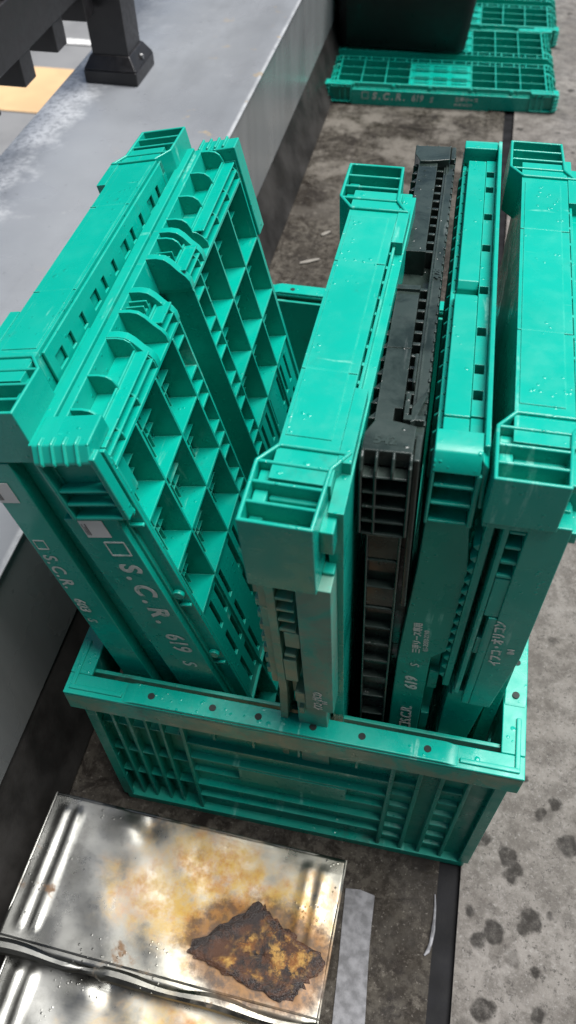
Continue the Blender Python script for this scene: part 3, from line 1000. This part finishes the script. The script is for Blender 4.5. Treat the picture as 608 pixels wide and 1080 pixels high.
# ------------------------------------------------------------------ crate with square holes along its top
def make_hole_crate():
    o = thing('folded_crate', 'narrow upright folded green crate with square holes along its top, beside the black crate', 'crate', group=GU)
    Hc, L = .540, .361
    m = MB()
    m.box(.0042, .0285, .010, L - .010, .004, .5245)
    m.box(.0262, .0292, .008, L - .010, .50, .5425)
    # plates on top, rounded ends at the gap
    m.box(.0040, .0185, .009, .0385, .522, .5322)
    m.prism([(.0385, .522), (.0385, .5335), (.153, .5335), (.158, .531), (.1605, .526), (.1605, .522)], 0, .0040, .0185)
    m.prism([(.1665, .522), (.1665, .529), (.170, .5335), (L - .026, .5335), (L - .026, .522)], 0, .0050, .0185)
    m.box(.0010, .0041, .012, L - .02, .40, .526)
    for i in range(22):
        v = .02 + i * .0145
        m.prism([(-.0012, .522), (.0041, .528), (.0041, .50), (-.0012, .50)], 1, v, v + .0016)
    m.box(.0186, .0261, .008, .0385, .522, .5332)
    fr = m.build('frame', GREEN, o, .0010)
    hv = [.057, .080, .116, .160, .210, .251, .290, .313]
    Ah = [.0187, .0192, .0248, .0261]
    Bh = [.0392]
    for h in hv: Bh += [h - .0042, h + .0042]
    Bh += [L - .026]
    m = MB(); m.plate(Ah, Bh, lambda i, j: i == 1 and j % 2 == 1, 2, .5265, .5338)
    m.build('holed_strip', GREEN, o, .0005)
    m = MB(); m.box(.0187, .0260, .0393, L - .027, .5246, .5252); m.build('strip_floor', HOLE, o, 0)
    def cap(rear):
        m = MB()
        m.prism([(-.001, .5275), (.001, .534), (.0045, .539), (.0095, .5405), (.020, .5405), (.020, .5275)], 0, .0005, .0262)
        m.box(.0002, .0024, -.0008, .020, .484, .5275); m.box(.0245, .0275, -.0008, .020, .484, .5275)
        for u in (.5165, .5020, .4865): m.box(.0024, .0245, -.0005, .019, u - .001, u + .001)
        m.box(.0024, .0245, .011, .019, .485, .5275)
        m.prism([(.0262, .5275), (.0262, .538), (.0300, .533), (.0310, .50), (.0285, .50)], 1, .001, .020)
        if rear: m.mirror(1, L / 2)
        m.build('corner_block', GREEN, o, .0012)
    cap(False); cap(True)
    m = MB()
    m.prism([(.0015, .4855), (.0265, .4855), (.0318, .440), (.0300, .345), (.0205, .333), (.0205, .30), (.0225, .0), (-.002, .0), (-.003, .33), (.0010, .439)], 1, .0012, .014)
    m.build('side_face', GREEN_OLD, o, .0009)
    m = MB(); m.box(.0215, .0290, .004, .014, .285, .31); m.box(.0215, .028, .003, .014, .22, .245); m.build('side_lug', GREEN_OLD, o, .0008)
    al, tp, nm = (-.05, 0, .9987), (-.9987, 0, -.05), (0, -1, 0)
    pts = [text('三甲リース専用', .0066, (.0118, .0009, .338), al, tp, nm, o, bold=.0002, sx=.85),
           text('03-3593-2210', .0048, (.0172, .0009, .342), al, tp, nm, o, bold=.0001),
           text('S', .0095, (.0135, .0009, .318), al, tp, nm, o, shear=.25),
           text('619', .0125, (.0145, .0009, .284), al, tp, nm, o, shear=.2, bold=.0004),
           text('□S.C.R.', .0120, (.0155, .0009, .216), al, tp, nm, o, shear=.2, bold=.0003)]
    join_mesh(pts, 'printed_text')
    return o
C = make_hole_crate()
pose(C, (.2683, .0275, .012), (-1.05, -.99, 1.15))


# ------------------------------------------------------------------ black crate
def make_black_crate():
    o = thing('folded_crate', 'upright folded black crate squeezed between green crates in the open crate', 'crate', group=GU)
    L = .357
    m = MB()
    m.box(.0030, .0215, .012, L - .012, .004, .521)
    m.box(.0215, .0295, .020, L - .005, .32, .534)               # long strip
    m.box(.0232, .0240, .030, L - .02, .5338, .5352)
    m.prism([(.0215, .32), (.0295, .32), (.024, .10), (.0215, .10)], 1, .02, L - .02)
    for i in range(34):                                           # beads along the outer edge
        v = .03 + i * .0092
        m.box(.0286, .0299, v, v + .0035, .530, .5352)
    m.build('frame', BLACK, o, .0007)
    m = MB()
    # two smooth plates with a gap, stepped front corner, teeth and ladder cells
    m.prism([(.0020, .0290), (.0120, .0290), (.0120, .0400), (.0165, .0400), (.0165, .152), (.0020, .152)], 2, .524, .5372)
    m.box(.0022, .0165, .196, .334, .524, .5376)
    m.box(.0018, .0168, .0925, .0930, .5372, .5376)
    for va, vb in ((.150, .1545), (.1935, .198)):
        m.box(.0018, .0168, va, vb, .505, .5392)
    m.build('top_plate', BLACK, o, .0009)
    m = MB()
    for i in range(24):
        v = .034 + i * .0125
        if .150 < v < .198: continue
        m.prism([(-.0025, v), (.0022, v), (.0022, v + .007)], 2, .50, .5335)
    for i in range(26):
        v = .045 + i * .0112
        if .158 < v < .192: continue
        m.box(.0166, .0214, v, v + .0028, .51, .5335)
    m.box(.0175, .0290, .030, .034, .50, .5385); m.box(.0175, .0200, .034, .052, .50, .5385); m.box(.0195, .0215, .062, .088, .50, .5380)
    m.prism([(.0215, .028), (.0240, .030), (.0290, .050), (.0290, .056), (.0215, .040)], 2, .50, .5388)
    m.build('side_rib', BLACK, o, .0004, 1)
    def block(rear):
        m = MB()
        m.prism([(-.0022, .003), (.0250, .003), (.0255, .024), (.0165, .0262), (.0095, .0275), (.0030, .0275), (-.0020, .016)], 2, .5285, .5400)
        m.box(-.0024, -.0006, -.005, .012, .478, .529); m.box(.0238, .0256, -.005, .012, .478, .536)
        m.box(-.0006, .0238, .006, .012, .478, .5285)
        m.box(.0055, .0072, -.0045, .006, .478, .5285)
        for u in (.5265, .5140, .5020, .4895, .478): m.box(-.0006, .0238, -.0047, .006, u - .0009, u + .0009)
        for w in (-.0022, .0056, .0146, .0238):
            m.prism([(-.0052, .5270), (-.0052, .532), (-.001, .5385), (.0034, .5398), (.0034, .5270)], 0, w, w + .0018)
        m.box(.0258, .0292, .000, .020, .40, .538)
        if rear:
            m.mirror(1, .1725)
        m.build('corner_block', BLACK, o, .0009)
    block(False); block(True)
    m = MB()
    m.prism([(.0025, .478), (.0232, .478), (.0215, .33), (.0190, .0), (.0010, .0)], 1, .006, .012)
    m.prism([(.0022, .478), (.0036, .478), (.0024, .0), (.0008, .0)], 1, -.001, .006)
    m.prism([(.0215, .478), (.0232, .478), (.0190, .0), (.0176, .0)], 1, -.001, .006)
    for u in (.4715, .4465, .4180, .3940, .3700, .3480, .3250, .30, .27, .24):
        m.box(.0030, .0212, -.0005, .006, u, u + .0018)
    m.box(.0032, .0222, .0005, .006, .449, .4712); m.box(.0032, .0218, .0008, .006, .3965, .4175)
    m.build('side_face', BLACK, o, .0008)
    t1 = text('542', .0085, (.0035, .0085, .54015), (1, 0, 0), (0, 1, 0), (0, 0, 1), o, BLACK, bold=.0003, name='embossed_text')
    t2 = text('428', .0075, (.0285, .170, .5349), (0, 1, 0), (-1, 0, 0), (0, 0, 1), o, BLACK, bold=.0003, name='embossed_text')
    return o
B = make_black_crate()
pose(B, (.2463, .026, .0115), (-.67, -2.42, 1.15))

# ------------------------------------------------------------------ black tub on the flat crates
tb = thing('tub', 'large black plastic tub standing on the flat green crates by the parapet', 'tub', (.07, 2.03, .046))
def rrect(x0, x1, y0, y1, r, n=6):
    p = []
    for cx, cy, a0 in ((x1 - r, y1 - r, 0), (x0 + r, y1 - r, 90), (x0 + r, y0 + r, 180), (x1 - r, y0 + r, 270)):
        for i in range(n + 1):
            a = R(a0 + 90 * i / n); p.append((cx + r * math.cos(a), cy + r * math.sin(a)))
    return p
def loft(mb, rings):
    b0 = len(mb.v); n = len(rings[0][0])
    for pl, z in rings: mb.v += [(x, y, z) for x, y in pl]
    for k in range(len(rings) - 1):
        for i in range(n):
            j = (i + 1) % n
            mb.f.append((b0 + k * n + i, b0 + k * n + j, b0 + (k + 1) * n + j, b0 + (k + 1) * n + i))
    mb.f.append(tuple(b0 + i for i in range(n))[::-1])
    mb.f.append(tuple(b0 + (len(rings) - 1) * n + i for i in range(n)))
m = MB()
def tr(e, z, r=.025): return (rrect(-.150 - e * .4, .155 + e, -.195 - e, .20 + e, r), z)
loft(m, [tr(-.006, 0), tr(0, .006), tr(.030, .30), tr(.034, .302), tr(.034, .325), tr(.022, .325), tr(.018, .30), tr(-.006, .012)])
tub = m.build('tub_body', TUB, tb, .0015)
m = MB(); 
for xx in (-.08, .10): m.box(xx, xx + .004, -.2265, -.205, .20, .30)
m.build('tub_rib', TUB, tb, .001)

# ------------------------------------------------------------------ crushed tin cans
def make_can(name, label, loc, rot, Wc=.300, Dc_=.140, hz=.028):
    o = thing(name, label, 'tin can', loc, rot, 'crushed tin cans on the floor')
    nx, ny = 90, 42
    me = bpy.data.meshes.new('can_panel')
    vs_, fs_ = [], []
    def hgt(x, y):
        h = 0
        for c, wd, a in ((.016, .0035, .0022), (.030, .0035, .0020), (Wc - .020, .004, .0020), (Wc - .034, .004, .0018)):
            k = (x - c) / wd
            f = min(1, max(0, (y - .012) / .006)) * min(1, max(0, (Dc_ - .010 - y) / .006))
            h += a * math.exp(-k * k) * f
        h += .0030 * math.exp(-(((x - .085) / .018) ** 2 + ((y - Dc_ + .018) / .012) ** 2))       # popped-up dent
        h -= .0024 * math.exp(-(((x - .105) / .010) ** 2 + ((y - Dc_ + .012) / .010) ** 2))
        h -= .0030 * math.exp(-(((x - .165) / .075) ** 2 + ((y - .07) / .05) ** 2))
        h += .0006 * math.sin(x * 47 + 1) * math.sin(y * 61 + .5) + .0003 * math.sin(x * 120 + y * 90)
        return h
    for j in range(ny + 1):
        for i in range(nx + 1):
            x = Wc * i / nx; y = Dc_ * j / ny
            vs_.append((x, y, hz + hgt(x, y)))
    for j in range(ny):
        for i in range(nx):
            a = j * (nx + 1) + i
            fs_.append((a, a + 1, a + nx + 2, a + nx + 1))
    me.from_pydata(vs_, [], fs_); me.materials.append(TIN)
    for p in me.polygons: p.use_smooth = True
    po = bpy.data.objects.new('can_panel', me); col.objects.link(po); po.parent = o
    sol = po.modifiers.new('solid', 'SOLIDIFY'); sol.thickness = .0012; sol.offset = -1
    # folded side and seams
    m = MB()
    m.box(.002, Wc - .002, .003, Dc_ - .003, .001, hz - .010)
    m.build('can_body', TIN, o, .004)
    m = MB()
    segs = 40
    def tube(path, r, n=10):
        b0 = len(m.v)
        for k, p in enumerate(path):
            p = Vector(p); d = (Vector(path[min(k + 1, len(path) - 1)]) - Vector(path[max(k - 1, 0)])).normalized()
            a = d.cross(Vector((0, 0, 1))).normalized(); c = a.cross(d)
            rr_ = r(k) if callable(r) else r
            m.v.extend([tuple(p + (a * math.cos(2 * math.pi * i / n) + c * math.sin(2 * math.pi * i / n)) * rr_) for i in range(n)])
        for k in range(len(path) - 1):
            for i in range(n):
                j = (i + 1) % n
                m.f.append((b0 + k * n + i, b0 + k * n + j, b0 + (k + 1) * n + j, b0 + (k + 1) * n + i))
        m.f.append(tuple(b0 + i for i in range(n))[::-1]); m.f.append(tuple(b0 + (len(path) - 1) * n + i for i in range(n)))
    tube([(Wc * k / segs, -.002 + .0012 * math.sin(k * .5), hz - .004 + .0012 * math.sin(k * .33)) for k in range(segs + 1)], lambda k: .0062 + .0012 * math.sin(k * .45 + 1) - (.0025 if 11 <= k <= 13 else 0))
    m.build('rolled_rim', TIN, o, 0)
    m = MB()
    tube([(Wc * k / segs, .0065, hz + .0008 + .0006 * math.sin(k * .4)) for k in range(segs + 1)], .0009, 8)
    tube([(Wc - .001, Dc_ * k / 12, hz - .001) for k in range(13)], .0016, 8)
    tube([(Wc - .002, Dc_ * k / 12, hz - .009) for k in range(13)], .0016, 8)
    tube([(0.001, Dc_ * k / 12, hz - .001) for k in range(13)], .0016, 8)
    tube([(Wc * k / segs, Dc_ - .001, hz - .001 + .0006 * math.sin(k * .6)) for k in range(segs + 1)], .0014, 8)
    m.build('seam', TIN, o, 0)
    return o
k1 = make_can('tin_can', 'crushed silver tin can with orange rust and a charred patch, nearest the open crate', (-.058, -.163, .022), (0, 0, R(-1.3)))
# charred, blistered patch on the can
def char_patch():
    m = MB()
    out = [(.174, .036), (.196, .058), (.214, .074), (.228, .086), (.236, .081), (.246, .073), (.262, .068), (.276, .060), (.294, .054), (.296, .046), (.290, .036), (.282, .028), (.279, .019), (.266, .012), (.254, .014), (.232, .018), (.208, .023), (.188, .027), (.176, .030)]
    cx = sum(p[0] for p in out) / len(out); cy = sum(p[1] for p in out) / len(out)
    rings = []
    n = 72; K = 16
    def per(t):
        t *= len(out); i = int(t) % len(out); f = t - int(t)
        a, b_ = out[i], out[(i + 1) % len(out)]
        return (a[0] + (b_[0] - a[0]) * f, a[1] + (b_[1] - a[1]) * f)
    rnd = random.Random(3)
    wob = [.07 * math.sin(i * 1.9) * math.sin(i * .53 + 1) + rnd.uniform(-.05, .05) for i in range(n)]
    for k in range(K + 1):
        s = 1 - k / K
        rg = []
        for i in range(n):
            px, py = per(i / n)
            jx = 1 + (wob[i] if k < 3 else 0) * (3 - min(k, 3)) / 3
            x = cx + (px - cx) * s * jx; y = cy + (py - cy) * s * jx
            z = .0285 + (.0008 if k == 0 else .0016 + .0014 * math.exp(-((s - .80) / .12) ** 2) + .0006 * math.sin(x * 190) * math.cos(y * 230) + rnd.uniform(-.0003, .0003))
            rg.append((x, y, z))
        rings.append(rg)
    b0 = 0
    for rg in rings: m.v += rg
    for k in range(K):
        for i in range(n):
            j = (i + 1) % n
            m.f.append((k * n + i, k * n + j, (k + 1) * n + j, (k + 1) * n + i))
    o = m.build('charred_patch', CHAR, k1, 0)
    at = o.data.attributes.new('core', 'FLOAT', 'POINT')
    for i in range(len(o.data.vertices)): at.data[i].value = (i // n) / K
    return tag(o, 'dark charred rust patch')
char_patch()
k2 = make_can('tin_can', 'crushed silver tin can cut off by the bottom edge, half under the other can', (-.055, -.312, .004), (0, 0, R(-1.0)), Dc_=.150, hz=.020)

# ------------------------------------------------------------------ small things on the floor
m = MB()
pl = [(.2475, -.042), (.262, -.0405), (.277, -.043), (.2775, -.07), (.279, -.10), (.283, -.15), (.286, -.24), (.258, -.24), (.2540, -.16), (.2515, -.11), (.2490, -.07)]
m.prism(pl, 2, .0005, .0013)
o = m.build('pale_strip', PALE_STRIP, None, .0003)  # thin flat strip in mottled pale grey
tag(o, 'pale mottled grey strip, flat on the brown floor beside the tin can', 'strip')
m = MB()
path = [(.3352, -.030, .001), (.3362, -.040, .001), (.3366, -.052, .001), (.3362, -.064, .001), (.3352, -.074, .001), (.3330, -.082, .001), (.3300, -.086, .001)]
nn = 8
for k, p in enumerate(path):
    r_ = (.0005, .0012, .0014, .0022, .0017, .0020, .0007)[k]
    p = Vector(p); d = (Vector(path[min(k + 1, 6)]) - Vector(path[max(k - 1, 0)])).normalized(); a = d.cross(Vector((0, 0, 1))).normalized()
    m.v += [tuple(p + a * math.cos(2 * math.pi * i / nn) * r_ + Vector((0, 0, 1)) * math.sin(2 * math.pi * i / nn) * r_) for i in range(nn)]
for k in range(6):
    for i in range(nn):
        j = (i + 1) % nn
        m.f.append((k * nn + i, k * nn + j, (k + 1) * nn + j, (k + 1) * nn + i))
o = m.build('sealant_bead', BEAD, None, 0)
tag(o, 'thin white bead of sealant along the dark floor joint in front', 'sealant bead')

for (px, py, a, lx, lab) in ((.010, 1.005, .5, .020, 'pale wood chip lying on the brown floor behind the open crate'), (.023, 1.10, .8, .011, 'small pale scrap farther back on the brown floor behind the open crate')):
    mm = MB(); mm.prism([(-lx, -.003), (-lx * .3, -.0045), (lx, -.002), (lx * .9, .003), (0, .0042), (-lx * .9, .002)], 2, 0, .003)
    o = mm.build('wood_chip', simple('pale_wood_chip', (0.20, 0.185, 0.16), .6), None, .0006)
    o.location = (px, py, .0005); o.rotation_euler = (0, 0, a)
    tag(o, lab, 'debris')
